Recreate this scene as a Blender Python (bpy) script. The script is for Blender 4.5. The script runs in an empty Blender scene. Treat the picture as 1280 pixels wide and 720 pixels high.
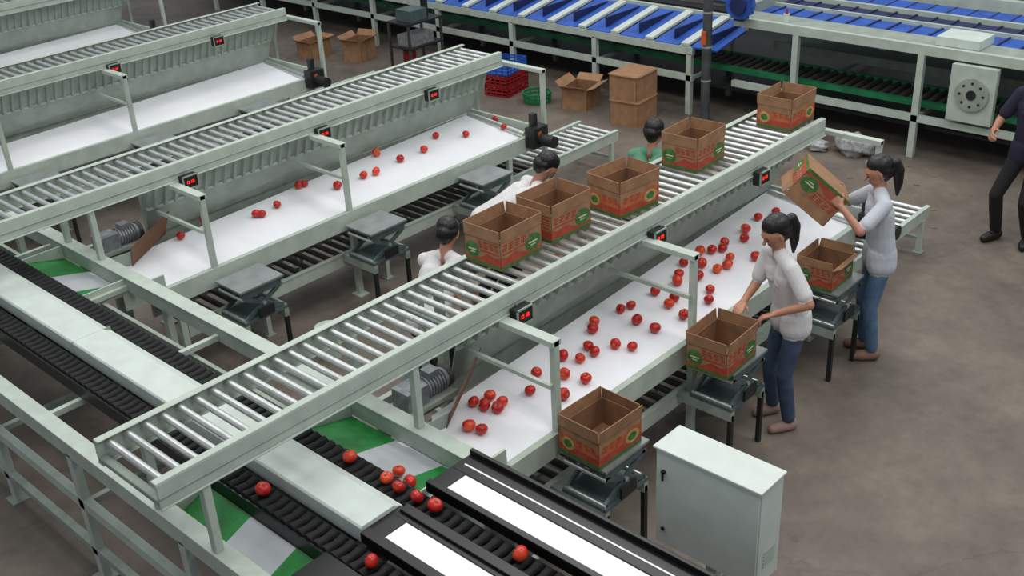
import bpy, math, random
import numpy as np
from mathutils import Vector, Matrix
random.seed(4)
scene=bpy.context.scene
try: scene.view_settings.view_transform='Standard'
except Exception: pass

# ------------------------------------------------------------ materials
def lin(c):
    return tuple(((v/255)/12.92 if v/255<=.04045 else ((v/255+.055)/1.055)**2.4) for v in c)
def mat(name,rgb,rough=.5,metal=0,var=.12,scale=8,bump=0,emit=0,rgb2=None,bscale=60):
    m=bpy.data.materials.new(name);m.use_nodes=True
    nt=m.node_tree;N=nt.nodes;Lk=nt.links
    b=N['Principled BSDF']
    tc=N.new('ShaderNodeTexCoord');no=N.new('ShaderNodeTexNoise')
    no.inputs['Scale'].default_value=scale;no.inputs['Detail'].default_value=5
    Lk.new(tc.outputs['Object'],no.inputs['Vector'])
    rp=N.new('ShaderNodeValToRGB')
    c=lin(rgb);c2=lin(rgb2) if rgb2 else tuple(v*(1-2*var) for v in c)
    c1=c if rgb2 else tuple(min(1,v*(1+var*.6)) for v in c)
    rp.color_ramp.elements[0].position=.35;rp.color_ramp.elements[1].position=.65
    rp.color_ramp.elements[0].color=(*c2,1);rp.color_ramp.elements[1].color=(*c1,1)
    Lk.new(no.outputs['Fac'],rp.inputs['Fac']);Lk.new(rp.outputs['Color'],b.inputs['Base Color'])
    b.inputs['Roughness'].default_value=rough;b.inputs['Metallic'].default_value=metal
    if emit:
        b.inputs['Emission Color'].default_value=(*c,1);b.inputs['Emission Strength'].default_value=emit
    if bump:
        n2=N.new('ShaderNodeTexNoise');n2.inputs['Scale'].default_value=bscale;n2.inputs['Detail'].default_value=4
        Lk.new(tc.outputs['Object'],n2.inputs['Vector'])
        bp=N.new('ShaderNodeBump');bp.inputs['Strength'].default_value=bump;bp.inputs['Distance'].default_value=.01
        Lk.new(n2.outputs['Fac'],bp.inputs['Height']);Lk.new(bp.outputs['Normal'],b.inputs['Normal'])
    return m
M=dict(
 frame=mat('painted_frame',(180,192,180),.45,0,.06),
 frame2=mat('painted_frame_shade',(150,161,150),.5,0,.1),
 plate=mat('side_plate',(158,170,158),.5,0,.08),
 steel=mat('roller_steel',(205,209,206),.33,.7,.08,20),
 dsteel=mat('dark_roller_steel',(84,84,80),.45,.5,.15,12),
 white=mat('white_belt',(236,238,242),.45,0,.02,3),
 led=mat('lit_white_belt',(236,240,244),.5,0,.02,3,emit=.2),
 cover=mat('white_cover',(200,211,203),.4,0,.04),
 black=mat('black_board',(13,13,14),.35,0,.2),
 chain=mat('black_chain',(17,18,20),.8,0,.3,30),
 green=mat('green_foam',(24,124,52),.6,0,.15,10,bump=.3),
 greenb=mat('green_belt',(20,112,66),.55,0,.15),
 blue=mat('blue_belt',(40,88,180),.55,0,.15,6),
 blued=mat('blue_belt_dark',(24,38,84),.5,0,.12,6),
 grayp=mat('gray_tray',(178,182,186),.5,0,.04),
 motor=mat('motor_cast',(150,155,158),.45,.4,.15,20),
 dark=mat('dark_plastic',(28,30,32),.5,0,.2),
 teal=mat('scale_body',(84,100,100),.45,.2,.15),
 scale=mat('scale_platter',(150,156,156),.4,.4,.1),
 red=mat('red_led',(255,40,25),.5,0,0,emit=1.4),
 redp=mat('red_plastic',(150,25,30),.5),
 orange=mat('orange_tag',(200,90,30),.5),
 kraft=mat('kraft_cardboard',(154,116,84),.8,0,.1,12,bump=.1),
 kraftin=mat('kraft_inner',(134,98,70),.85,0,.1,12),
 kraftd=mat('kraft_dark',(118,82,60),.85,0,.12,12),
 pred=mat('print_red',(158,52,38),.7,0,.25,25,rgb2=(166,76,50)),
 porange=mat('print_orange',(186,106,62),.7,0,.15,25,rgb2=(168,72,46)),
 pgreen=mat('print_green',(66,116,52),.7,0,.2,30),
 pyel=mat('print_yellow',(190,158,92),.7,0,.15,30),
 pwhite=mat('print_white',(205,196,172),.7,0,.05),
 pole=mat('pole_paint',(70,74,76),.5,0,.15),
 bag=mat('plastic_bag',(170,172,172),.3,0,.2,25,bump=.5),
)
def floor_mat():
    m=bpy.data.materials.new('worn_concrete');m.use_nodes=True
    nt=m.node_tree;N=nt.nodes;Lk=nt.links;b=N['Principled BSDF']
    tc=N.new('ShaderNodeTexCoord')
    def noise(s,d=6,r=.6):
        n=N.new('ShaderNodeTexNoise');n.inputs['Scale'].default_value=s;n.inputs['Detail'].default_value=d;n.inputs['Roughness'].default_value=r
        Lk.new(tc.outputs['Object'],n.inputs['Vector']);return n
    a=noise(.8,8,.65);bn=noise(6,8,.75)
    r1=N.new('ShaderNodeValToRGB');r1.color_ramp.elements[0].position=.34;r1.color_ramp.elements[1].position=.66
    r1.color_ramp.elements[0].color=(*lin((92,84,76)),1);r1.color_ramp.elements[1].color=(*lin((132,121,110)),1)
    r2=N.new('ShaderNodeValToRGB');r2.color_ramp.elements[0].position=.3;r2.color_ramp.elements[1].position=.7
    r2.color_ramp.elements[0].color=(.66,.65,.63,1);r2.color_ramp.elements[1].color=(1,1,1,1)
    mx=N.new('ShaderNodeMixRGB');mx.blend_type='MULTIPLY';mx.inputs[0].default_value=.9
    Lk.new(a.outputs['Fac'],r1.inputs[0]);Lk.new(bn.outputs['Fac'],r2.inputs[0])
    Lk.new(r1.outputs[0],mx.inputs[1]);Lk.new(r2.outputs[0],mx.inputs[2])
    v=N.new('ShaderNodeTexVoronoi');v.feature='DISTANCE_TO_EDGE';v.inputs['Scale'].default_value=.3
    ds=N.new('ShaderNodeVectorMath');ds.operation='ADD'
    w=noise(1.5,5);Lk.new(tc.outputs['Object'],ds.inputs[0]);Lk.new(w.outputs['Color'],ds.inputs[1]);Lk.new(ds.outputs[0],v.inputs['Vector'])
    cr=N.new('ShaderNodeMapRange');cr.inputs['From Min'].default_value=0;cr.inputs['From Max'].default_value=.006
    cr.inputs['To Min'].default_value=.8;cr.inputs['To Max'].default_value=1
    Lk.new(v.outputs['Distance'],cr.inputs['Value'])
    m2=N.new('ShaderNodeMixRGB');m2.blend_type='MULTIPLY';m2.inputs[0].default_value=1
    Lk.new(mx.outputs[0],m2.inputs[1]);Lk.new(cr.outputs[0],m2.inputs[2])
    Lk.new(m2.outputs[0],b.inputs['Base Color']);b.inputs['Roughness'].default_value=.6
    bp=N.new('ShaderNodeBump');bp.inputs['Strength'].default_value=.15;bp.inputs['Distance'].default_value=.01
    Lk.new(bn.outputs['Fac'],bp.inputs['Height']);Lk.new(bp.outputs['Normal'],b.inputs['Normal'])
    return m

# ------------------------------------------------------------ mesh builder
class MB:
    def __init__(s): s.v=[];s.f=[];s.m=[];s.sm=[];s.mats=[]
    def mi(s,k):
        if k not in s.mats: s.mats.append(k)
        return s.mats.index(k)
    def add(s,vs,fs,k,smooth=False,X=None):
        o=len(s.v)
        if X is not None: vs=[tuple(X@Vector(v)) for v in vs]
        s.v+= [tuple(v) for v in vs]
        i=s.mi(k)
        for f in fs: s.f.append(tuple(o+a for a in f));s.m.append(i);s.sm.append(smooth)
    def box(s,x0,x1,y0,y1,z0,z1,k,X=None):
        vs=[(x,y,z) for z in (z0,z1) for y in (y0,y1) for x in (x0,x1)]
        s.add(vs,[(0,2,3,1),(4,5,7,6),(0,1,5,4),(2,6,7,3),(0,4,6,2),(1,3,7,5)],k,False,X)
    def prism(s,prof,axis,a,b,k):
        def P(t,p):
            return (t,p[0],p[1]) if axis=='x' else (p[0],t,p[1]) if axis=='y' else (p[0],p[1],t)
        n=len(prof);vs=[P(a,p) for p in prof]+[P(b,p) for p in prof]
        fs=[(i,(i+1)%n,n+(i+1)%n,n+i) for i in range(n)]+[tuple(range(n))[::-1],tuple(range(n,2*n))]
        s.add(vs,fs,k)
    def beam(s,p,q,w,h,k,up=(0,0,1)):
        p=Vector(p);q=Vector(q);d=(q-p).normalized();u=Vector(up)
        if abs(d.dot(u))>.99:u=Vector((1,0,0))
        r=d.cross(u).normalized();u=r.cross(d)
        vs=[c+r*a*w/2+u*b*h/2 for c in (p,q) for a,b in ((-1,-1),(1,-1),(1,1),(-1,1))]
        s.add(vs,[(0,1,2,3),(7,6,5,4),(0,4,5,1),(1,5,6,2),(2,6,7,3),(3,7,4,0)],k)
    def cyl(s,p,q,r,k,n=12,r2=None,caps=True):
        p=Vector(p);q=Vector(q);d=(q-p).normalized();u=Vector((0,0,1)) if abs(d.z)<.9 else Vector((1,0,0))
        a=d.cross(u).normalized();b=d.cross(a);r2=r if r2 is None else r2
        vs=[c+(a*math.cos(t)+b*math.sin(t))*rr for c,rr in ((p,r),(q,r2)) for t in [2*math.pi*i/n for i in range(n)]]
        s.add(vs,[(i,(i+1)%n,n+(i+1)%n,n+i) for i in range(n)],k,True)
        if caps: s.add(vs,[tuple(range(n))[::-1],tuple(range(n,2*n))],k)
    def sheet(s,pts,t,k):
        a=[Vector(p) for p in pts];nrm=(a[1]-a[0]).cross(a[3]-a[0]).normalized()
        b=[p-nrm*t for p in a]
        s.add(a+b,[(0,1,2,3),(7,6,5,4),(0,4,5,1),(1,5,6,2),(2,6,7,3),(3,7,4,0)],k)
    def sphere(s,c,r,k,nu=14,nv=10,X=None):
        vs=[];fs=[]
        for j in range(1,nv):
            for i in range(nu):
                t=math.pi*j/nv;p=2*math.pi*i/nu
                vs.append((r*math.sin(t)*math.cos(p),r*math.sin(t)*math.sin(p),r*math.cos(t)))
        top=len(vs);vs.append((0,0,r));vs.append((0,0,-r))
        for j in range(nv-2):
            for i in range(nu):
                a=j*nu+i;b=j*nu+(i+1)%nu
                fs.append((a,a+nu,b+nu,b))
        for i in range(nu):
            fs.append((top,i,(i+1)%nu));fs.append((top+1,(nv-2)*nu+(i+1)%nu,(nv-2)*nu+i))
        vs=[Vector(v) for v in vs]
        if X is not None: vs=[X@v for v in vs]
        vs=[v+Vector(c) for v in vs]
        s.add(vs,fs,k,True)
    def mesh(s,name):
        me=bpy.data.meshes.new(name);me.from_pydata(s.v,[],s.f);me.update()
        for k in s.mats: me.materials.append(M[k] if isinstance(k,str) else k)
        me.polygons.foreach_set('material_index',s.m);me.polygons.foreach_set('use_smooth',s.sm)
        me.update();return me
    def obj(s,name,bevel=0,loc=(0,0,0),parent=None):
        me=s.mesh(name);return inst(name,me,loc,bevel)
def inst(name,me,loc=(0,0,0),bevel=0):
    o=bpy.data.objects.new(name,me);o.location=loc;scene.collection.objects.link(o)
    if bevel:
        b=o.modifiers.new('b','BEVEL');b.width=bevel;b.segments=1;b.limit_method='ANGLE'
    return o

# ------------------------------------------------------------ floor
f=MB();f.box(-14,30,-14,34,-.1,0,'frame');o=f.obj('floor');o.data.materials[0]=floor_mat()
M['ypaint']=mat('worn_yellow_paint',(120,98,60),.7,0,.3,5)
f=MB();f.box(-3.5,.9,-1.0,-.94,0,.002,'ypaint');f.obj('floor_marking_line')

# ------------------------------------------------------------ lane parts
D=3.4635
def top_conveyor():
    b=MB();x0,x1=-2.2,3.69
    for yo,sg in ((.37,1),(.92,-1)):
        b.box(x0,x1,min(yo,yo+sg*.012),max(yo,yo+sg*.012),1.405,1.53,'frame')
        b.box(x0,x1,min(yo,yo+sg*.045),max(yo,yo+sg*.045),1.53,1.538,'frame')
        b.box(x0,x1,min(yo-sg*.012,yo+sg*.04),max(yo-sg*.012,yo+sg*.04),1.395,1.405,'frame')
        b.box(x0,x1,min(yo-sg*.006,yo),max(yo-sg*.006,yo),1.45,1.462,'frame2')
    n=62
    for i in range(n):
        x=x0+.06+(x1-x0-.12)*i/(n-1)
        b.cyl((x,.384,1.502),(x,.906,1.502),.0195,'steel',12)
    for x in (x0+.02,-1.2,-.3,.65,1.6,2.6,x1-.02):
        b.box(x-.02,x+.02,.382,.908,1.41,1.44,'frame2')
    for x in (0,1.34,2.7,3.6):
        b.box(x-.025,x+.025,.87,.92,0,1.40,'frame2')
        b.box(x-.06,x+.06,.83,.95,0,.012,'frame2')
    for x in (-1.97,-.67):
        for y in (.39,.90):
            b.box(x-.022,x+.022,y-.022,y+.022,1.008,1.40,'frame')
    return b.mesh('roller_conveyor')
def chute():
    b=MB()
    xs,xe=-.42,3.62
    b.box(xs,xe,-.045,-.03,.655,.785,'frame');b.box(xs,xe,-.045,.0,.785,.795,'frame');b.box(xs,xe,-.045,.0,.645,.655,'frame')
    b.add([(xs-.12,0,.772),(xe,0,.772),(xe,.78,.865),(xs+.02,.60,.843),(xs-.12,.42,.822)],[(0,1,2,3,4)],'white')
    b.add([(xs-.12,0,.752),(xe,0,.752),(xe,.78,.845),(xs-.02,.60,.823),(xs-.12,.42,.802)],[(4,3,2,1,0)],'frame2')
    b.sheet([(-.74,.03,.875),(-.54,.03,.79),(-.54,.44,.84),(-.74,.52,.885)],.01,'white')
    b.box(-.76,-.42,-.02,-.005,.74,.90,'frame')
    b.sheet([(-.1,.74,.88),(xe,.78,.88),(xe,.665,1.15),(-.1,.665,1.15)],.008,'plate')
    step=.0925;x=-.1
    prof=[]
    while x<xe-.01:
        prof+= [(x,0),(x+.045,0),(x+.055,-.03),(x+.0825,-.03)];x+=step
    nn=len(prof)
    vs=[(p[0],.67+p[1],1.13) for p in prof]+[(p[0],.56+p[1]*.6,1.395) for p in prof]
    b.add(vs,[(i,i+1,nn+i+1,nn+i) for i in range(nn-1)],'plate')
    b.box(-.1,xe,.655,.672,1.12,1.145,'frame')
    b.box(xe,xe+.03,-.05,.80,.64,.90,'frame')
    b.cyl((xe-.05,.0,.80),(xe-.05,.76,.86),.035,'steel')
    b.box(xe-.10,xe+.10,-.17,-.05,.70,.90,'dark');b.cyl((xe,-.16,.78),(xe,-.34,.78),.06,'dark',14)
    b.box(xe-.03,xe+.03,-.10,-.04,.90,1.02,'dark');b.box(xe-.045,xe+.0,-.175,-.165,.80,.86,'orange')
    b.box(-.42,xe,.80,.84,.70,.86,'frame2')
    for x in (-.36,1.34,3.3):
        b.box(x-.025,x+.025,-.05,-.005,0,.65,'frame');b.box(x-.05,x+.05,-.09,.03,0,.012,'frame')
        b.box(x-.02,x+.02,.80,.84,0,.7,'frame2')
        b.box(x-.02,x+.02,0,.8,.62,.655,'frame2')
    for x in (0,1.34):
        b.box(x-.02,x+.02,-.04,.0,.79,1.39,'frame')
        b.box(x-.035,x+.035,-.04,.36,1.36,1.395,'frame')
        b.box(x-.045,x-.02,-.02,.63,1.09,1.115,'frame')
    x=3.835
    b.box(x-.02,x+.02,-.04,0,0,1.39,'frame');b.box(x-.03,x+.03,-.04,.92,1.36,1.395,'frame')
    b.box(x-.02,x+.02,.88,.92,0,1.36,'frame2')
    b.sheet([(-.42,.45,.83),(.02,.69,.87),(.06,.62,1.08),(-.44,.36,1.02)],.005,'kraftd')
    b.sheet([(-.62,.47,.86),(-.42,.45,.84),(-.42,.40,.97),(-.62,.42,.97)],.004,'frame2')
    b.box(-.56,-.40,.60,.74,.94,1.06,'motor')
    b.cyl((-.40,.67,1.0),(-.22,.67,1.0),.062,'motor',16)
    for i in range(7): b.cyl((-.385+i*.022,.67,1.0),(-.377+i*.022,.67,1.0),.074,'motor',16)
    b.cyl((-.22,.67,1.0),(-.19,.67,1.0),.07,'dsteel',16)
    b.box(-.36,-.28,.63,.71,1.06,1.10,'motor')
    b.box(-.62,-.2,.57,.77,.915,.94,'frame2');b.box(-.5,-.46,.65,.69,.0,.915,'frame2')
    b.box(-.62,-.40,.86,.90,.86,.92,'frame');b.box(-.42,-.38,.84,.90,0,.92,'frame2')
    return b.mesh('fruit_packing_chute')
def low_conveyor():
    b=MB();x0,x1=-.3,5.05;z=.40
    for y in (.02,.54):
        b.box(x0,x1,y-.012,y+.012,z-.10,z+.01,'frame')
        b.box(x0,x1,y-.02,y+.02,z+.01,z+.018,'frame')
    n=50
    for i in range(n):
        x=x0+.05+(x1-x0-.1)*i/(n-1)
        b.cyl((x,.03,z-.02),(x,.53,z-.02),.024,'steel' if x>3.75 else 'dsteel',10)
    for x in (.4,1.7,3.0,3.95,4.95):
        for y in (.02,.54):
            b.box(x-.02,x+.02,y-.02,y+.02,0,z-.09,'frame')
            b.box(x-.04,x+.04,y-.04,y+.04,0,.01,'frame2')
        b.box(x-.015,x+.015,.02,.54,.12,.15,'frame2')
    return b.mesh('lower_roller_conveyor')
def display():
    b=MB()
    b.box(-.065,.065,-.03,.03,-.05,.05,'dark')
    b.box(-.07,.07,-.038,-.028,-.055,-.045,'frame2');b.box(-.07,.07,-.038,-.028,.045,.055,'frame2')
    b.box(-.07,-.06,-.038,-.028,-.055,.055,'frame2');b.box(.06,.07,-.038,-.028,-.055,.055,'frame2')
    def dig(x,segs):
        w,h=.007,.011
        S={'a':(x-w,x+w,h*2-.003,h*2),'d':(x-w,x+w,-.0,.003),'g':(x-w,x+w,h-.0015,h+.0015),'f':(x-w-.002,x-w+.001,h,2*h),'b':(x+w-.001,x+w+.002,h,2*h),'e':(x-w-.002,x-w+.001,0,h),'c':(x+w-.001,x+w+.002,0,h)}
        for k in segs:
            q=S[k];b.box(q[0],q[1],-.033,-.030,q[2]-.011,q[3]-.011,'red')
    dig(-.022,'abcdef');dig(0,'bc');dig(.022,'abgcd')
    b.box(-.01,.01,.028,.035,-.01,.06,'frame2')
    return b.mesh('digital_weight_display')
def scale_mesh():
    b=MB();w,h=.20,.165
    b.box(-w,w,-h,h,.705,.72,'scale');b.box(-w+.01,w-.01,-h+.01,h-.01,.685,.705,'teal')
    b.box(-.18,.18,-.15,-.12,.64,.685,'teal');b.box(-.18,.18,.12,.15,.64,.685,'teal')
    b.box(-.2,.2,-.16,.16,.43,.455,'teal')
    for y in (-.14,.14):
        b.beam((-.18,y,.46),(.18,y,.65),.02,.03,'teal');b.beam((.18,y,.46),(-.18,y,.65),.02,.03,'teal')
        b.cyl((0,y-.02,.555),(0,y+.02,.555),.016,'steel',10)
    for x in (-.18,.18): b.cyl((x,-.15,.46),(x,.15,.46),.014,'steel',8);b.cyl((x,-.15,.645),(x,.15,.645),.014,'steel',8)
    b.box(.16,.2,-.16,.25,.36,.43,'frame2');b.box(-.2,-.16,-.16,.25,.36,.43,'frame2')
    b.box(-.07,.07,-.175,-.16,.455,.53,'dark')
    for x in (-.18,.18): b.box(x-.015,x+.015,-.16,-.13,0,.4,'dark')
    return b.mesh('platform_scale')
mt,mc,ml,md,ms=top_conveyor(),chute(),low_conveyor(),display(),scale_mesh()
for k in range(4):
    y=D*k
    inst('roller_conveyor',mt,(0,y,0),.003)
    inst('fruit_packing_chute',mc,(0,y,0))
    inst('lower_roller_conveyor',ml,(0,y,0))
    if k<3:
        for x in (.12,1.43,2.70): inst('digital_weight_display',md,(x,y+.331,1.385))
        for x in (.14,1.42,2.74): inst('platform_scale',ms,(x,y-.255,0))

# ------------------------------------------------------------ sorter
b=MB();Y0,Y1=-2.2,12.5
for x,w,ys in ((-.675,.09,-.06),(-1.96,.08,Y0)):
    b.box(x-w/2,x+w/2,ys,Y1,.885,1.0,'frame')
    b.box(x-w/2-.008,x+w/2+.008,ys,Y1,1.0,1.008,'frame')
b.box(-.70,-.66,-.06,Y1,.50,.56,'frame2');b.box(-2.0,-1.95,Y0,Y1,.52,.59,'frame')
b.box(-2.0,-1.95,Y0,Y1,.18,.23,'frame2')
y=-1.6
while y<Y1:
    for x in (-.67,-1.975):
        if x>-1 and y<-.1: continue
        b.box(x-.025,x+.025,y-.03,y+.03,0,.9,'frame');b.box(x-.06,x+.06,y-.06,y+.06,0,.012,'frame2')
    b.box(-1.97,-.67,y-.02,y+.02,.52,.56,'frame2')
    y+=1.1545
y=-.02
while y<Y1:
    b.box(-1.97,-.67,y-.018,y+.018,.90,.94,'frame')
    y+=D/3
b.box(-1.52,-1.24,-.1,Y1,.80,.84,'dark')
b.box(-.93,-.90,.95,Y1,.84,.88,'frame2')
for xc in (-1.16,-1.61):
    b.box(xc-.07,xc+.07,Y0,Y1,.97,.99,'black')
    for s in (-1,1): b.box(xc+s*.07-.006,xc+s*.07+.006,Y0,Y1,.95,1.04,'black')
    yy=Y0+.05
    while yy<Y1:
        b.cyl((xc-.06,yy,1.032),(xc,yy,1.032),.030,'chain',8,r2=.022)
        b.cyl((xc,yy,1.032),(xc+.06,yy,1.032),.022,'chain',8,r2=.030)
        yy+=.064
prof=[(-1.515,1.03),(-1.515,1.115),(-1.505,1.125),(-1.31,1.125),(-1.255,1.095),(-1.255,1.03)]
b.prism(prof,'y',-.13,Y1,'cover')
b.box(-1.50,-1.27,-.16,-.12,1.02,1.10,'black')
yy=.9
while yy<Y1:
    b.box(-1.516,-1.254,yy-.002,yy+.002,1.03,1.1262,'frame2');yy+=1.73
for k in range(4):
    o=k*D
    segs=[(.54,.92,'green'),(.17,.54,'grayp'),(.0,.17,'green')]
    for a,c,m in segs:
        b.sheet([(-1.08,o+a,.965),(-.725,o+a,.88),(-.725,o+c,.88),(-1.08,o+c,.965)],.012,m)
        b.sheet([(-1.91,o+a,.87),(-1.69,o+a,.955),(-1.69,o+c,.955),(-1.91,o+c,.87)],.012,m)
    for yy in (o-.012,o+.925):
        b.box(-1.08,-.72,yy,yy+.012,.86,.985,'frame')
        b.box(-1.92,-1.69,yy,yy+.012,.86,.985,'frame')
b.obj('fruit_sorting_machine',.003)

# ------------------------------------------------------------ infeed table
b=MB()
zt=1.10
b.box(-.895,-.75,-2.2,-.10,zt-.03,zt,'black')
b.box(-.765,-.745,-2.2,-.10,zt,zt+.03,'black')
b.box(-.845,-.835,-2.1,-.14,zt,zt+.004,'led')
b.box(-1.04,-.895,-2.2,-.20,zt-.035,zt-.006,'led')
b.box(-1.04,-.895,-.20,-.10,zt-.03,zt,'black')
b.box(-1.075,-1.04,-2.2,-.10,zt-.05,zt+.015,'black')
b.box(-1.30,-1.245,-2.2,-.16,zt-.05,zt+.015,'black')
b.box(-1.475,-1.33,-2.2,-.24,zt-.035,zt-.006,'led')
b.box(-1.33,-1.30,-2.2,-.16,zt-.03,zt,'black');b.box(-1.475,-1.33,-.24,-.16,zt-.03,zt,'black')
b.box(-1.53,-1.475,-2.2,-.14,zt-.05,zt+.01,'black')
b.box(-1.90,-1.70,-2.2,-.10,zt-.05,zt-.01,'black')
b.box(-.75,-.742,-2.2,-.10,.75,zt+.03,'dark')
for yy in (-.35,-1.2,-2.0):
    for xx in (-.85,-1.85): b.box(xx-.025,xx+.025,yy-.025,yy+.025,0,1.06,'frame2')
b.obj('infeed_alignment_table',.002)

# ------------------------------------------------------------ control cabinet
M['cab']=mat('cabinet_paint',(198,207,199),.4,0,.03)
b=MB()
x0,x1,y0,y1,z0,z1=-.355,-.155,-1.54,-.965,.74,1.305
b.box(x0+.012,x1,y0,y1,z0,z1,'cab');b.box(x0,x0+.012,y0+.005,y1-.005,z0+.005,z1-.005,'cab')
b.box(x0-.01,x1+.01,y0-.01,y1+.01,z1,z1+.012,'cab')
b.cyl((x0-.012,y1-.05,z1-.12),(x0,y1-.05,z1-.12),.012,'dark');b.box(x0-.016,x0-.008,y1-.056,y1-.044,z1-.17,z1-.11,'dark')
b.cyl((x0-.008,y1-.05,z0+.1),(x0,y1-.05,z0+.1),.01,'dark')
for i in range(5): b.box(x0+.06,x1-.04,y0-.004,y0,z0+.1+i*.02,z0+.108+i*.02,'frame2')
b.box(-.28,-.23,-1.28,-1.22,.012,z0,'frame');b.box(-.40,-.11,-1.45,-1.05,0,.012,'frame2')
b.obj('control_cabinet',.004)

# ------------------------------------------------------------ cartons
def carton(loc,rotz=0,size=(.37,.29,.18),flap=.075,fang=(3,2,4,2),name='cardboard_box',X=None,plain=False,shut=False,style=0):
    b=MB();L,W,H=size;t=.005;l,w=L/2,W/2
    k='kraft';ki='kraftin'
    b.box(-l,l,-w,w,0,t,k)
    for (x0,x1,y0,y1) in ((-l,l,-w,-w+t),(-l,l,w-t,w),(-l,-l+t,-w,w),(l-t,l,-w,w)): b.box(x0,x1,y0,y1,t,H,k)
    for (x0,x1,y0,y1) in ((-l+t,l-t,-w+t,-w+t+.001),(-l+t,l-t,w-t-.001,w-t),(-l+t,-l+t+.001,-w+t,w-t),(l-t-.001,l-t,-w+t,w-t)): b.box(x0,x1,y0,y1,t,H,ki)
    for i,(ax,s) in enumerate((('y',-1),('x',1),('y',1),('x',-1))):
        a=math.radians(fang[i]);dx=math.sin(a)*flap;dz=math.cos(a)*flap
        if ax=='y':
            y=s*w;ii=.002
            b.sheet([(-l+ii,y,H),(l-ii,y,H),(l-ii-.003,y+s*dx,H+dz),(-l+ii+.003,y+s*dx,H+dz)],t*s,k)
        else:
            x=s*l;ii=.002
            b.sheet([(x,-w+ii,H),(x,w-ii,H),(x+s*dx,w-ii-.003,H+dz),(x+s*dx,-w+ii+.003,H+dz)],-t*s,k)
    if shut: b.box(-l,l,-w,w,H,H+.006,k)
    if not plain:
        e=.0015
        def rect(face,u0,u1,v0,v1,m,d=e):
            if face=='-y': b.box(u0,u1,-w-d,-w,v0,v1,m)
            if face=='+y': b.box(u0,u1,w,w+d,v0,v1,m)
            if face=='-x': b.box(-l-d,-l,u0,u1,v0,v1,m)
            if face=='+x': b.box(l,l+d,u0,u1,v0,v1,m)
        def poly(face,pts,m,d):
            n=len(pts)
            if face=='-y': vs=[(p[0],-w-d,p[1]) for p in pts]
            elif face=='+y': vs=[(p[0],w+d,p[1]) for p in pts][::-1]
            elif face=='-x': vs=[(-l-d,p[0],p[1]) for p in pts][::-1]
            else: vs=[(l+d,p[0],p[1]) for p in pts]
            b.add(vs,[tuple(range(n))],m)
        def disc(face,u,v,ru,rv,m,d): poly(face,[(u+ru*math.cos(a),v+rv*math.sin(a)) for a in [2*math.pi*i/18 for i in range(18)]],m,d)
        def chars(fc,hl,u0,du,v0,h,m,n):
            for q in range(n):
                u=u0+q*du;ww=du*.75
                for (a0,a1,c0,c1) in ((0,1,.0,.14),(.1,.9,.42,.56),(0,1,.86,1),(.42,.58,0,1),(.0,.14,.2,.5),(.86,1,.5,.9)):
                    rect(fc,u+a0*ww,u+a1*ww,v0+c0*h,v0+c1*h,m,.002)
        for fc,hl in (('-y',l),('+y',l),('-x',w),('+x',w)):
            rect(fc,-hl,hl,.004,.026,'pgreen')
            if style==0:
                chars(fc,hl,-hl*.9,hl*.30,.118,.042,'pred',4)
                rect(fc,-hl*.9,hl*.15,.094,.106,'pred')
                poly(fc,[(-hl,.026),(hl,.026),(hl,.045),(hl*.4,.04),(hl*.05,.06),(-hl*.3,.088),(-hl*.7,.072),(-hl,.088)],'pred',.0016)
                disc(fc,hl*.56,.090,hl*.38,.054,'pgreen',.002)
                rect(fc,hl*.34,hl*.78,.087,.096,'pwhite',.003);rect(fc,hl*.43,hl*.68,.070,.076,'pwhite',.003)
            else:
                rect(fc,-hl,hl,.026,.075,'pred')
                poly(fc,[(-hl,.07),(hl,.07),(hl,.13),(hl*.55,.15),(hl*.1,.12),(-hl*.4,.135),(-hl,.10)],'porange',.0016)
                chars(fc,hl,-hl*.85,hl*.32,.095,.038,'pred',3)
                disc(fc,hl*.55,.085,hl*.33,.042,'pyel',.0024);disc(fc,hl*.55,.085,hl*.2,.026,'pgreen',.003)
    o=b.obj(name)
    o.matrix_world=(Matrix.Translation(loc)@Matrix.Rotation(rotz,4,'Z')) if X is None else X
    return o
zt=1.522
carton((.43,.745,zt),0.02);carton((.90,.745,zt),-.02)
carton((1.45,.62,zt),-.10,fang=(2,8,8,2),style=1);carton((2.37,.70,zt),.05);carton((3.47,.60,zt),.03,style=1)
carton((.115,-.245,.722),-.03,fang=(6,-10,2,2),style=1);carton((1.31,-.265,.722),.05,fang=(6,4,4,4))
carton((2.70,-.225,.722),.05,fang=(60,20,3,3),flap=.06,size=(.34,.27,.17))

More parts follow.
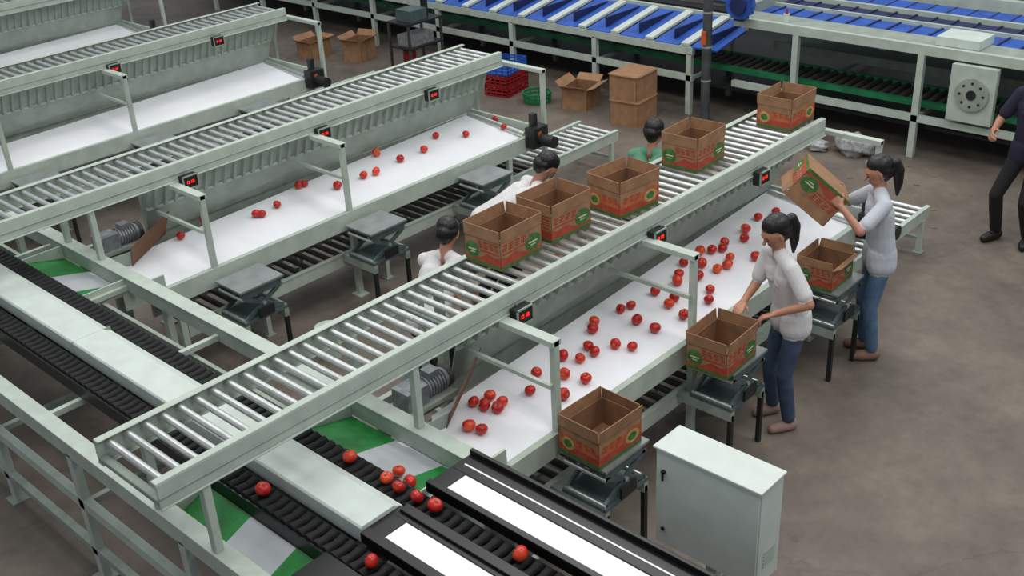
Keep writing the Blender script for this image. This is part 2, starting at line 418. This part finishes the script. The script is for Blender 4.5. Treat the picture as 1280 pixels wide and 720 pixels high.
# ------------------------------------------------------------ fruit
M['fruit']=mat('tomato_skin',(202,40,30),.28,0,.1,14,rgb2=(166,26,24))
M['fruit2']=mat('tomato_skin_orange',(224,80,42),.28,0,.1,14,rgb2=(196,44,30))
M['calyx']=mat('calyx',(190,140,84),.7,0,.1)
def fruits(name,pts,zf,R=.038):
    b=MB()
    for (x,y) in pts:
        r=R*random.uniform(.88,1.08)
        E=Matrix.Rotation(random.uniform(0,6.28),3,'Z')@Matrix.Rotation(random.uniform(-1.3,1.3),3,'X')
        c=Vector((x,y,zf(x,y)+r*.97))
        nu,nv=16,11
        st=len(b.v);b.sphere((0,0,0),r,random.choice(['fruit','fruit','fruit2']),nu,nv)
        for i in range(st,len(b.v)):
            v=Vector(b.v[i]);a=math.atan2(v.y,v.x);h=math.hypot(v.x,v.y)
            v.z*=.88
            if v.z>0: v.z-=.35*r*math.exp(-(h/(.35*r))**2)
            k=1+.03*math.cos(5*a)
            v.x*=k;v.y*=k
            b.v[i]=tuple(E@v+c)
        vs=[]
        for j in range(10):
            a=j*math.pi/5;rr=r*(.38 if j%2==0 else .14)
            vs.append(E@Vector((rr*math.cos(a),rr*math.sin(a),r*.86 if j%2==0 else r*.66))+c)
        vs.append(E@Vector((0,0,r*.60))+c)
        b.add(vs,[(10,j,(j+1)%10) for j in range(10)],'calyx')
        p=E@Vector((0,0,r*.55))+c;q=E@Vector((0,0,r*.85))+c
        b.cyl(p,q,.004,'calyx',6)
    return b.obj(name)
A="326,51/308,56/284,52/271,45/255,52/230,57/216,46/239,37/218,34/228,32/253,24/192,49/161,47/155,31/164,33/191,22/179,15/151,16/124,20/135,48/126,50/123,34/102,53/94,48/77,38/75,31/91,27/97,18/63,33/57,42/43,29/32,42/49,17/16,33/27,16/-16,49/-14,42/-5,46/-10,35/-4,37/-34,35/-31,28/238,52/246,48/183,44/208,56/200,38"
Bf="363,390/316,386/292,403/262,388/232,388/224,412/185,385/198,383/155,385/137,408/131,409/96,393/73,391/77,388/37,412/8,402"
P=lambda s:[tuple(float(v)/100 for v in q.split(',')) for q in s.split('/')]
bed=lambda off:(lambda x,y:.774+(y-off)*.119)
fruits('tomatoes_on_chute',P(A),bed(0));fruits('tomatoes_on_chute',P(Bf)+[(3.55,3.72)],bed(D))
fruits('tomatoes_on_sorter',[(-1.16,.38),(-1.155,.10),(-1.165,.0),(-1.16,-.13),(-1.155,-.25),(-1.15,-.80),(-1.61,.51),(-1.61,-.31),(-1.16,6.1)],lambda x,y:1.055)
fruits('tomatoes_on_outlet',[(-.99,.21),(-1.03,.08)],lambda x,y:.968-(x+1.08)*.24)

# ------------------------------------------------------------ far sorting machine (blue)
b=MB();xf=7.1;ya,yb,ym=-5,15,3.35
b.box(xf-.03,xf+.03,ya,ym,1.12,1.22,'frame');b.box(xf-.03,xf+.03,ya,ym,.40,.47,'frame')
b.box(xf,xf+.35,ya,ym,1.20,1.215,'frame2')
y=ya+.3
while y<ym:
    b.box(xf-.03,xf+.03,y-.035,y+.035,0,1.12,'frame');b.box(xf+2.6,xf+2.66,y-.03,y+.03,0,1.1,'frame2')
    b.box(xf,xf+2.6,y-.02,y+.02,.40,.45,'frame2')
    y+=1.45
b.box(xf+.12,xf+.18,ya,yb,.52,.58,'greenb');b.box(xf+.66,xf+.70,ya,yb,.52,.58,'greenb')
yy=ya
while yy<yb:
    b.cyl((xf+.18,yy,.55),(xf+.66,yy,.55),.03,'dsteel',8);yy+=.11
b.box(xf+.9,xf+.96,ya,ym,.62,.72,'frame2');b.box(xf+1.0,xf+1.5,ya,ym,.60,.64,'greenb')
b.box(xf+.1,xf+2.6,ya,yb,.30,.33,'dark')
b.box(xf+.35,xf+2.6,ya,ym,1.10,1.16,'dark')
b.box(xf+.40,xf+.80,ya,ym,1.16,1.18,'blue');b.box(xf+.86,xf+1.2,ya,ym,1.16,1.18,'blued');b.box(xf+1.3,xf+1.75,ya,ym,1.16,1.19,'blue')
y=ya
while y<ym-.1:
    b.box(xf+.40,xf+1.75,y,y+.02,1.18,1.195,'blued');y+=.24
b.box(xf+.81,xf+.85,ya,ym,1.16,1.22,'frame');b.box(xf+1.22,xf+1.27,ya,ym,1.16,1.23,'frame')
b.box(xf+1.85,xf+1.95,ya,ym,1.15,1.30,'frame')
xl=6.93
b.box(xl-.03,xl+.03,ym+.45,yb,.74,.83,'frame');b.box(xl-.03,xl+.03,ym+.45,yb,.42,.49,'frame')
b.box(xl+.85,xl+.91,ym,yb,.9,1.02,'frame')
y=ym+.5
while y<yb:
    b.box(xl-.03,xl+.03,y-.035,y+.035,0,.75,'frame');b.box(xl+.85,xl+.91,y-.03,y+.03,0,.95,'frame2')
    b.box(xl,xl+.9,y-.02,y+.02,.42,.46,'frame2');y+=1.45
y=ym+.12
while y<yb:
    b.sheet([(xl-.02,y,.84),(xl-.02,y+.36,.84),(xl+.85,y+.36,.98),(xl+.85,y,.98)][::-1],.02,'blue')
    b.box(xl+.1,xl+.8,y+.13,y+.15,.84,.985,'blued')
    b.sheet([(xl-.02,y+.39,.87),(xl-.02,y+.50,.87),(xl+.85,y+.50,1.01),(xl+.85,y+.39,1.01)][::-1],.03,'cover')
    b.sheet([(xl+1.15,y,1.12),(xl+1.15,y+.36,1.12),(xl+1.9,y+.36,.98),(xl+1.9,y,.98)][::-1],.02,'blue')
    b.sheet([(xl+1.15,y+.39,1.13),(xl+1.15,y+.50,1.13),(xl+1.9,y+.50,1.0),(xl+1.9,y+.39,1.0)][::-1],.03,'cover')
    y+=.53
b.box(xl+.93,xl+1.13,ym+.1,yb,1.0,1.04,'chain');b.box(xl+1.92,xl+1.98,ym,yb,.85,.99,'frame')
b.box(xf+.25,xf+1.8,ym-.03,ym+.03,1.0,1.3,'frame2')
b.box(xf-.10,xf-.03,.28,.74,.52,1.10,'frame')
cy,cz=.5,.82
b.cyl((xf-.13,cy,cz),(xf-.10,cy,cz),.17,'frame2',24);b.cyl((xf-.14,cy,cz),(xf-.13,cy,cz),.05,'dark',16)
for i in range(8):
    a=i*2*math.pi/8;b.cyl((xf-.135,cy+.12*math.cos(a),cz+.12*math.sin(a)),(xf-.13,cy+.12*math.cos(a),cz+.12*math.sin(a)),.014,'dark',8)
b.box(xf+.05,xf+.42,.55,1.0,1.22,1.31,'cover')
b.obj('blue_belt_sorting_machine')
b=MB()
for xx in (10.6,11.8):
    b.box(xx-.03,xx+.03,-6,20,1.0,1.1,'frame2');b.box(xx-.03,xx+.03,-6,20,.4,.46,'frame2')
    y=-5.5
    while y<20: b.box(xx-.03,xx+.03,y-.03,y+.03,0,1.0,'frame2');y+=1.5
b.box(10.6,11.8,-6,20,1.02,1.06,'greenb');b.box(10.9,11.5,-6,20,1.06,1.09,'dsteel')
b.obj('background_conveyor')

b=MB();b.cyl((6.80,3.53,0),(6.80,3.53,6),.055,'pole',20);b.cyl((6.80,3.53,0),(6.80,3.53,.02),.10,'pole',20)
for z in (.5,.9,1.3): b.cyl((6.80,3.53,z),(6.80,3.53,z+.02),.059,'frame2',16)
b.cyl((6.73,3.53,.95),(6.73,3.53,1.10),.03,'orange',12)
b.obj('steel_column')
b=MB();b.cyl((6.92,3.20,1.40),(7.02,3.22,1.40),.16,'blue',24);b.cyl((6.88,3.20,1.40),(6.92,3.20,1.40),.10,'blued',20)
for i in range(12):
    a=i*math.pi/6;b.box(6.93,7.01,3.21+.165*math.cos(a)-.012,3.21+.165*math.cos(a)+.012,1.40+.165*math.sin(a)-.012,1.40+.165*math.sin(a)+.012,'blue')
b.box(6.93,7.01,3.15,3.27,1.22,1.27,'dark');b.box(6.94,7.10,3.17,3.25,1.221,1.235,'dark')
b.obj('drive_motor_blue')
b=MB();b.cyl((0,0,0),(0,0,.09),.035,'cover',14);b.cyl((0,0,.09),(0,0,.12),.02,'redp',12,r2=.012);b.cyl((0,0,.12),(0,0,.14),.012,'redp',10);b.obj('spray_bottle',loc=(7.2,2.75,1.216))

carton((6.45,5.15,0),.25,(.42,.34,.27),.12,(70,60,50,60),plain=True)
carton((6.35,4.25,0),.12,(.46,.38,.30),.02,(80,80,80,80),plain=True,shut=True)
carton((6.37,4.27,.306),.08,(.46,.38,.30),.02,(80,80,80,80),plain=True,shut=True)
carton((6.3,9.3,0),.3,(.4,.32,.3),.1,(60,40,50,60),plain=True);carton((6.0,10.0,0),.1,(.4,.32,.25),.1,(60,70,50,60),plain=True)
def crate(loc,m,rz):
    b=MB();l,w,h=.26,.18,.13
    b.box(-l,l,-w,w,0,.01,m)
    for z in (0,.045,.09,.12):
        b.box(-l,l,-w,-w+.01,z,z+.02,m);b.box(-l,l,w-.01,w,z,z+.02,m);b.box(-l,-l+.01,-w,w,z,z+.02,m);b.box(l-.01,l,-w,w,z,z+.02,m)
    for i in range(7):
        x=-l+i*(2*l-.015)/6
        for y in (-w,w-.01): b.box(x,x+.015,y,y+.01,0,.14,m)
    for i in range(5):
        y=-w+i*(2*w-.015)/4
        for x in (-l,l-.01): b.box(x,x+.01,y,y+.015,0,.14,m)
    o=b.obj('plastic_crate',loc=loc);o.rotation_euler[2]=rz
crate((6.35,6.35,0),'redp',.2);crate((6.35,6.35,.142),'redp',.15);crate((6.36,6.36,.284),'blue',.25)
b=MB()
for z,r in ((.0,.16),(.05,.17),(.10,.18)):
    for i in range(20):
        a=i*math.pi/10;c=(i+1)*math.pi/10
        b.beam((r*math.cos(a),r*math.sin(a),z+.02),(r*math.cos(c),r*math.sin(c),z+.02),.02,.03,'greenb')
for i in range(10):
    a=i*math.pi/5;b.beam((.16*math.cos(a),.16*math.sin(a),0),(.18*math.cos(a),.18*math.sin(a),.13),.015,.02,'greenb')
b.cyl((0,0,0),(0,0,.012),.16,'greenb',20);b.obj('green_basket',loc=(6.25,5.72,0))
b=MB()
for x in (-.3,.3):
    for y in (-.2,.2): b.box(x-.015,x+.015,y-.015,y+.015,.06,.8,'dsteel');b.cyl((x-.015,y,.04),(x+.015,y,.04),.04,'dark',12)
for z in (.15,.45,.78): b.box(-.32,.32,-.22,.22,z,z+.02,'dark')
b.box(-.2,.1,-.15,.15,.8,.95,'teal');b.cyl((.2,0,.8),(.2,0,1.05),.05,'dark',14);b.box(-.25,.2,-.15,.1,.47,.62,'motor');b.cyl((-.1,.05,.17),(-.1,.05,.38),.09,'redp',16)
b.obj('tool_cart',loc=(6.2,7.9,0))
def lump(name,loc,m,s,seed):
    rnd=random.Random(seed);b=MB();b.sphere((0,0,0),1,m,18,12)
    ph=[rnd.uniform(0,6) for _ in range(6)]
    for i,v in enumerate(b.v):
        v=Vector(v);k=1+.18*math.sin(5*v.x+ph[0])*math.sin(4*v.y+ph[1])+.12*math.sin(9*v.z+ph[2]+3*v.x)+.08*math.sin(13*v.y+ph[3])
        v=v*k;b.v[i]=(v.x*s[0],v.y*s[1],max(v.z*s[2],-s[2]*.8)+s[2]*.8)
    b.obj(name,loc=loc)
lump('plastic_bag_bundle',(6.80,1.62,0),'bag',(.14,.20,.13),1);lump('plastic_bag_bundle',(6.6,1.25,0),'bag',(.10,.10,.05),2);lump('plastic_bag_bundle',(6.72,1.98,0),'bag',(.1,.12,.07),3)
lump('plastic_bag_bundle',(6.55,2.95,0),'bag',(.14,.20,.07),5)
M['debris']=mat('debris',(120,112,100),.8)
b=MB()
for i in range(26):
    x=random.uniform(5.2,6.9);y=random.uniform(-1.5,1.5);a=random.uniform(0,3);s=random.uniform(.01,.03)
    b.beam((x-s*math.cos(a),y-s*math.sin(a),.004),(x+s*math.cos(a),y+s*math.sin(a),.004),s,.006,'debris')
b.obj('floor_litter')
b=MB();b.cyl((0,0,0),(0,0,.26),.08,'cover',20,r2=.10);b.cyl((0,0,.255),(0,0,.27),.105,'frame',20);b.obj('white_bucket',loc=(.50,2.80,0))
b=MB()
for x in (.28,.48): b.box(x-.02,x+.02,1.62,1.66,0,.96,'frame')
b.box(.22,.54,1.60,1.68,.96,1.0,'frame');b.box(.26,.30,1.46,1.82,.0,.03,'frame2');b.box(.46,.50,1.46,1.82,.0,.03,'frame2')
b.obj('packing_stand')

# ------------------------------------------------------------ people
def person(name,P,yaw,lean,hands,feet,cols,s=1.0,headpitch=.35,headyaw=0,side=0,pony=True,curl=None,elbow=None,longsleeve=False,hem=True):
    P=Vector(P);F=Vector((math.cos(yaw),math.sin(yaw),0));R=Vector((F.y,-F.x,0));U=Vector((0,0,1))
    sp=(U*math.cos(lean)+F*math.sin(lean)+R*side).normalized()
    fr=(F*math.cos(lean)-U*math.sin(lean)).normalized()
    prim=[]
    def C(a,b,ra,rb,l): prim.append((Vector(a),Vector(b),ra*s,rb*s,l))
    sw=.155*s
    Cc=P+sp*.44*s
    for q in (-1,1):
        C(P+R*q*.062*s-sp*.03*s,P+R*q*.055*s+sp*.16*s,.102,.092,'top')
        C(P+R*q*.055*s+sp*.16*s,P+R*q*.072*s+sp*.34*s,.092,.092,'top')
        C(P+R*q*.072*s+sp*.34*s,Cc+R*q*.09*s+sp*.0,.088,.062,'top')
        if hem:
            for g in (-.008,.018):
                C(P+R*q*.074*s-U*.085*s+F*g*s,P+R*q*.064*s+F*g*s,.101,.100,'top')
        C(P+R*q*.068*s-U*.06*s,P+R*q*.06*s+sp*.02,.090,.088,'leg')
        C(P+R*q*.072*s-fr*.020*s-U*.09*s,P+R*q*.07*s-fr*.015*s,.084,.084,'leg')
        C(P+sp*.30*s+R*q*.06*s+fr*.04*s,P+sp*.30*s+R*q*.05*s+fr*.035*s,.060,.06,'top')
        C(Cc+R*q*.04*s+sp*.05*s,Cc+R*q*sw/s*s,.052,.056,'top')
    nb=Cc+sp*.04*s
    hd=(sp*.45+U*.55).normalized()
    H=nb+hd*.165*s+F*.015*s
    C(nb,nb+hd*.12*s,.048,.045,'skin')
    fh=Matrix.Rotation(headyaw,3,'Z')@F
    hf=(fh*math.cos(headpitch)-U*math.sin(headpitch)).normalized();hr=hf.cross(U).normalized();hu=hr.cross(hf)
    C(H+hu*.03*s-hf*.02*s,H+hu*.02*s+hf*.014*s,.083,.078,'skin')
    C(H-hu*.035*s+hf*.02*s,H-hu*.06*s+hf*.045*s,.058,.034,'skin')
    C(H+hu*.005*s+hf*.090*s,H-hu*.018*s+hf*.104*s,.009,.013,'skin')
    for q in (-1,1):
        C(H+hr*q*.078*s+hu*.015*s,H+hr*q*.08*s-hu*.02*s,.012,.009,'skin')
        C(H+hr*q*.028*s+hu*.010*s+hf*.084*s,H+hr*q*.038*s+hu*.010*s+hf*.080*s,.0070,.0065,'dark')
        C(H+hr*q*.020*s+hu*.032*s+hf*.088*s,H+hr*q*.045*s+hu*.032*s+hf*.078*s,.005,.004,'hair')
    C(H-hr*.016*s-hu*.046*s+hf*.078*s,H+hr*.016*s-hu*.046*s+hf*.078*s,.007,.007,'lip')
    C(H+hu*.052*s-hf*.035*s,H+hu*.064*s-hf*.004*s,.088,.076,'hair')
    C(H+hu*.0*s-hf*.045*s,H-hu*.03*s-hf*.04*s,.076,.055,'hair')
    for q in (-1,1): C(H+hu*.05*s+hr*q*.035*s-hf*.02*s,H+hu*.015*s+hr*q*.048*s-hf*.04*s,.05,.045,'hair')
    if pony:
        a=H+hu*.03*s-hf*.11*s;C(a,a-hf*.03*s,.032,.038,'hair')
        b1=a-hf*.055*s-U*.07*s;C(a-hf*.03*s,b1,.038,.044,'hair')
        b2=b1-U*.11*s-hf*.01*s;C(b1,b2,.044,.034,'hair');C(b2,b2-U*.09*s,.034,.012,'hair')
    def ik(S,T,l1,l2,pole):
        d=T-S;L=d.length;n=d/L;L=min(L,l1+l2-.004);T=S+n*L
        a=(l1*l1-l2*l2+L*L)/(2*L);h=math.sqrt(max(0,l1*l1-a*a))
        pp=(pole-n*pole.dot(n)).normalized()
        return S+n*a+pp*h,T
    hm=(Vector(hands[0])+Vector(hands[1]))/2
    for i,q in enumerate((-1,1)):
        S=Cc+R*q*sw
        pole=(-U*.8+R*q*.6-F*.3) if elbow is None else Vector(elbow)+R*q*.3
        E,T=ik(S,Vector(hands[i]),.265*s,.235*s,pole)
        C(S,S+(E-S)*.74,.058,.056,'top')
        C(S,E,.046,.036,'skin' if not longsleeve else 'top')
        C(E,T,.037,.024,'skin' if not longsleeve else 'top')
        fd=(T-E).normalized()
        cd=(hm-T) if curl is None else Vector(curl)
        if cd.length<.03: cd=-R*q
        cd=(cd-fd*cd.dot(fd)).normalized();wd=fd.cross(cd).normalized()
        if wd.z<0: wd=-wd
        if curl is not None: wd=wd if wd.dot(hm-T)>0 else -wd
        for j in range(4):
            o=wd*(.030-.020*j)*s
            kn=T+fd*(.088-(.006*abs(j-1)))*s+o
            C(T+fd*.01*s+o*.6,kn,.013,.011,'skin')
            ln=(.030,.034,.031,.024)[j]*s
            k1=kn+(fd*.9+cd*.45).normalized()*ln
            k2=k1+(fd*.45+cd*.9).normalized()*ln*.75
            k3=k2+(fd*.0+cd*1).normalized()*ln*.5
            C(kn,k1,.0090,.0082,'skin');C(k1,k2,.0082,.0078,'skin');C(k2,k3,.0078,.0072,'skin')
        t1=T+fd*.025*s+wd*.028*s+cd*.008*s;t2=t1+(fd*.6+wd*.75+cd*.3).normalized()*.034*s;t3=t2+(fd*.8+wd*.2+cd*.6).normalized()*.028*s
        C(t1,t2,.013,.011,'skin');C(t2,t3,.0105,.0085,'skin')
    for i,q in enumerate((-1,1)):
        fx,fy,fyaw=feet[i];ff=Vector((math.cos(fyaw),math.sin(fyaw),0))
        hp=P+R*q*.080*s-U*.06*s
        K,T=ik(hp,Vector((fx,fy,.085*s)),.40*s,.40*s,F*1.0+R*q*.15)
        C(hp,K,.080,.058,'leg');C(K,K+(T-K)*.35,.058,.057,'leg');C(K+(T-K)*.35,T+(K-T)*.08,.057,.050,'leg')
        C(T+(K-T)*.1,T-U*.02,.034,.032,'skin')
        hl=Vector((T.x,T.y,.047*s))-ff*.03*s;toe=Vector((T.x,T.y,.036*s))+ff*.13*s;md_=Vector((T.x,T.y,.042*s))+ff*.07*s
        C(hl,md_,.044,.044,'shoe');C(md_,toe,.044,.034,'shoe')
    b=MB()
    for a,c,ra,rb,l in prim:
        b.sphere(a,ra,'frame',14,10);b.sphere(c,rb,'frame',14,10)
        if (c-a).length>1e-4: b.cyl(a,c,ra,'frame',14,r2=rb)
    me=b.mesh(name+'_src');tmp=bpy.data.objects.new('tmp',me);scene.collection.objects.link(tmp)
    r=tmp.modifiers.new('r','REMESH');r.mode='VOXEL';r.voxel_size=.0055
    sm=tmp.modifiers.new('s','SMOOTH');sm.factor=.5;sm.iterations=4
    dg=bpy.context.evaluated_depsgraph_get();dg.update()
    nm=bpy.data.meshes.new_from_object(tmp.evaluated_get(dg));nm.name=name
    bpy.data.objects.remove(tmp);bpy.data.meshes.remove(me)
    labs=['top','leg','skin','hair','shoe','dark','lip']
    nm.materials.clear()
    for l in labs: nm.materials.append(cols[l])
    n=len(nm.polygons);ce=np.zeros(n*3);nm.polygons.foreach_get('center',ce);ce=ce.reshape(-1,3)
    best=np.full(n,1e9);idx=np.zeros(n,int)
    for a,c,ra,rb,l in prim:
        a=np.array(a);c=np.array(c);d=c-a;L2=d@d+1e-12
        t=np.clip(((ce-a)@d)/L2,0,1);dist=np.linalg.norm(ce-(a+t[:,None]*d),axis=1)-(ra+(rb-ra)*t)
        if l in('dark','lip'): dist-=.0015
        if l=='top': dist-=.004
        k=dist<best;best[k]=dist[k];idx[k]=labs.index(l)
    nm.polygons.foreach_set('material_index',idx.astype(np.int32));nm.polygons.foreach_set('use_smooth',np.ones(n,bool))
    nm.update();return inst(name,nm)
skin=mat('skin',(178,126,102),.5,0,.06,10);hair=mat('black_hair',(14,12,12),.4,0,.2,40)
eye=mat('eye_dark',(20,16,15),.3);lip=mat('lips',(150,80,74),.5)
def cols(top,leg,shoe): return dict(top=top,leg=leg,shoe=shoe,skin=skin,hair=hair,dark=eye,lip=lip)
wh=mat('white_tshirt',(212,210,210),.85,0,.04,4,bump=.5,bscale=9);wh2=mat('pale_grey_tshirt',(188,194,202),.85,0,.06,4,bump=.5,bscale=9)
je=mat('blue_jeans',(62,78,104),.85,0,.15,12,bump=.4,bscale=14);je2=mat('light_jeans',(84,112,142),.85,0,.15,12,bump=.4,bscale=14)
sh=mat('pink_shoes',(150,122,112),.7);sh2=mat('brown_shoes',(128,98,80),.7);bk=mat('black_trousers',(16,16,20),.85);nv=mat('navy_shirt',(30,28,52),.85)
gs=mat('green_tshirt',(88,140,112),.85,0,.06,4);bs=mat('black_shoes',(12,12,12),.5)
yw=math.radians(148)
person('woman_packing_fruit',(1.90,-.42,.875),yw,.27,[(1.60,-.46,1.00),(1.62,-.22,1.00)],[(1.84,-.49,yw),(1.95,-.30,yw)],cols(wh,je,sh),.94,headpitch=.50,curl=(-.2,0,-1))
yw=math.radians(130)
cx=Vector((2.80,-.06,1.36))
az=Vector((-.35,.55,-.75)).normalized();ax=(Vector((0,0,1))-az*az.z).normalized();ay=az.cross(ax)
person('woman_tipping_box',(3.07,-.46,.88),yw,.12,[tuple(cx-ay*.165-ax*.10-Vector((-.04,.07,0))),tuple(cx+ay*.165-ax*.10-Vector((-.04,.07,0)))],[(3.02,-.50,yw),(3.14,-.38,yw-.2)],cols(wh2,je2,sh2),.94,headpitch=.35)
yw=math.radians(-35)
person('man_leaning_over_aisle',(1.89,2.36,.80),yw,1.05,[(2.42,2.28,.55),(2.26,1.96,.55)],[(1.86,2.48,yw),(1.76,2.28,yw)],cols(wh,bk,bs),1.0,headpitch=.9,pony=False,curl=(0,0,-1),hem=False)
yw=math.radians(20)
person('worker_crouching_in_aisle',(.73,1.86,.56),yw,.80,[(1.25,2.05,.40),(1.25,1.85,.40)],[(.80,2.02,yw),(.77,1.78,yw)],cols(wh,bk,bs),1.0,headpitch=.7,pony=False,curl=(0,0,-1),hem=False)
yw=math.radians(10)
person('worker_in_green_shirt',(3.18,1.80,.60),yw,.55,[(3.7,1.9,.5),(3.7,1.65,.5)],[(3.26,1.92,yw),(3.26,1.68,yw)],cols(gs,bk,bs),1.0,headpitch=.5,pony=False,curl=(0,0,-1),hem=False)
yw=math.radians(170)
person('man_standing_in_dark_clothes',(5.64,-.57,.90),yw,.02,[(5.50,-.83,.86),(5.38,-.32,1.08)],[(5.62,-.67,yw+.3),(5.60,-.40,yw-.2)],cols(nv,bk,bs),1.03,headpitch=.2,pony=False)
R3=Matrix((ax,ay,az)).transposed().to_4x4()
X=Matrix.Translation(cx)@R3@Matrix.Translation((0,0,-.11))
carton(None,X=X,fang=(5,5,5,5),name='tipped_cardboard_box')

# ------------------------------------------------------------ lights
w=bpy.data.worlds.new('World');scene.world=w;w.use_nodes=True
w.node_tree.nodes['Background'].inputs[0].default_value=(.84,.91,1,1);w.node_tree.nodes['Background'].inputs[1].default_value=.40
def area(n,loc,sx,sy,e,c=(1,.98,.95),tgt=None):
    l=bpy.data.lights.new(n,'AREA');l.shape='RECTANGLE';l.size=sx;l.size_y=sy;l.energy=e;l.color=c
    o=bpy.data.objects.new(n,l);o.location=loc;scene.collection.objects.link(o)
for x in (-1.5,3.0,8.0):
    for y in (-3.5,2.0,7.5):
        area('ceiling_light',(x,y,6.5),2.2,3.6,{-1.5:120,3.0:138,8.0:114}[x]*(1.0 if y<7 else .8))
# ------------------------------------------------------------ camera
p=[-3.8753,-3.4992,4.4355,0.7724,0.4798,-0.0567,1375.5202]
d=Vector((math.cos(p[3])*math.cos(p[4]),math.sin(p[3])*math.cos(p[4]),-math.sin(p[4])))
r=d.cross(Vector((0,0,1))).normalized();u=r.cross(d)
r2=r*math.cos(p[5])+u*math.sin(p[5]);u2=-r*math.sin(p[5])+u*math.cos(p[5])
cm=bpy.data.cameras.new('camera');cm.sensor_width=36;cm.lens=p[6]/1280*36;cm.clip_end=200
co=bpy.data.objects.new('camera',cm);scene.collection.objects.link(co)
mw=Matrix((r2,u2,-d)).transposed().to_4x4();mw.translation=Vector(p[:3]);co.matrix_world=mw
scene.camera=co
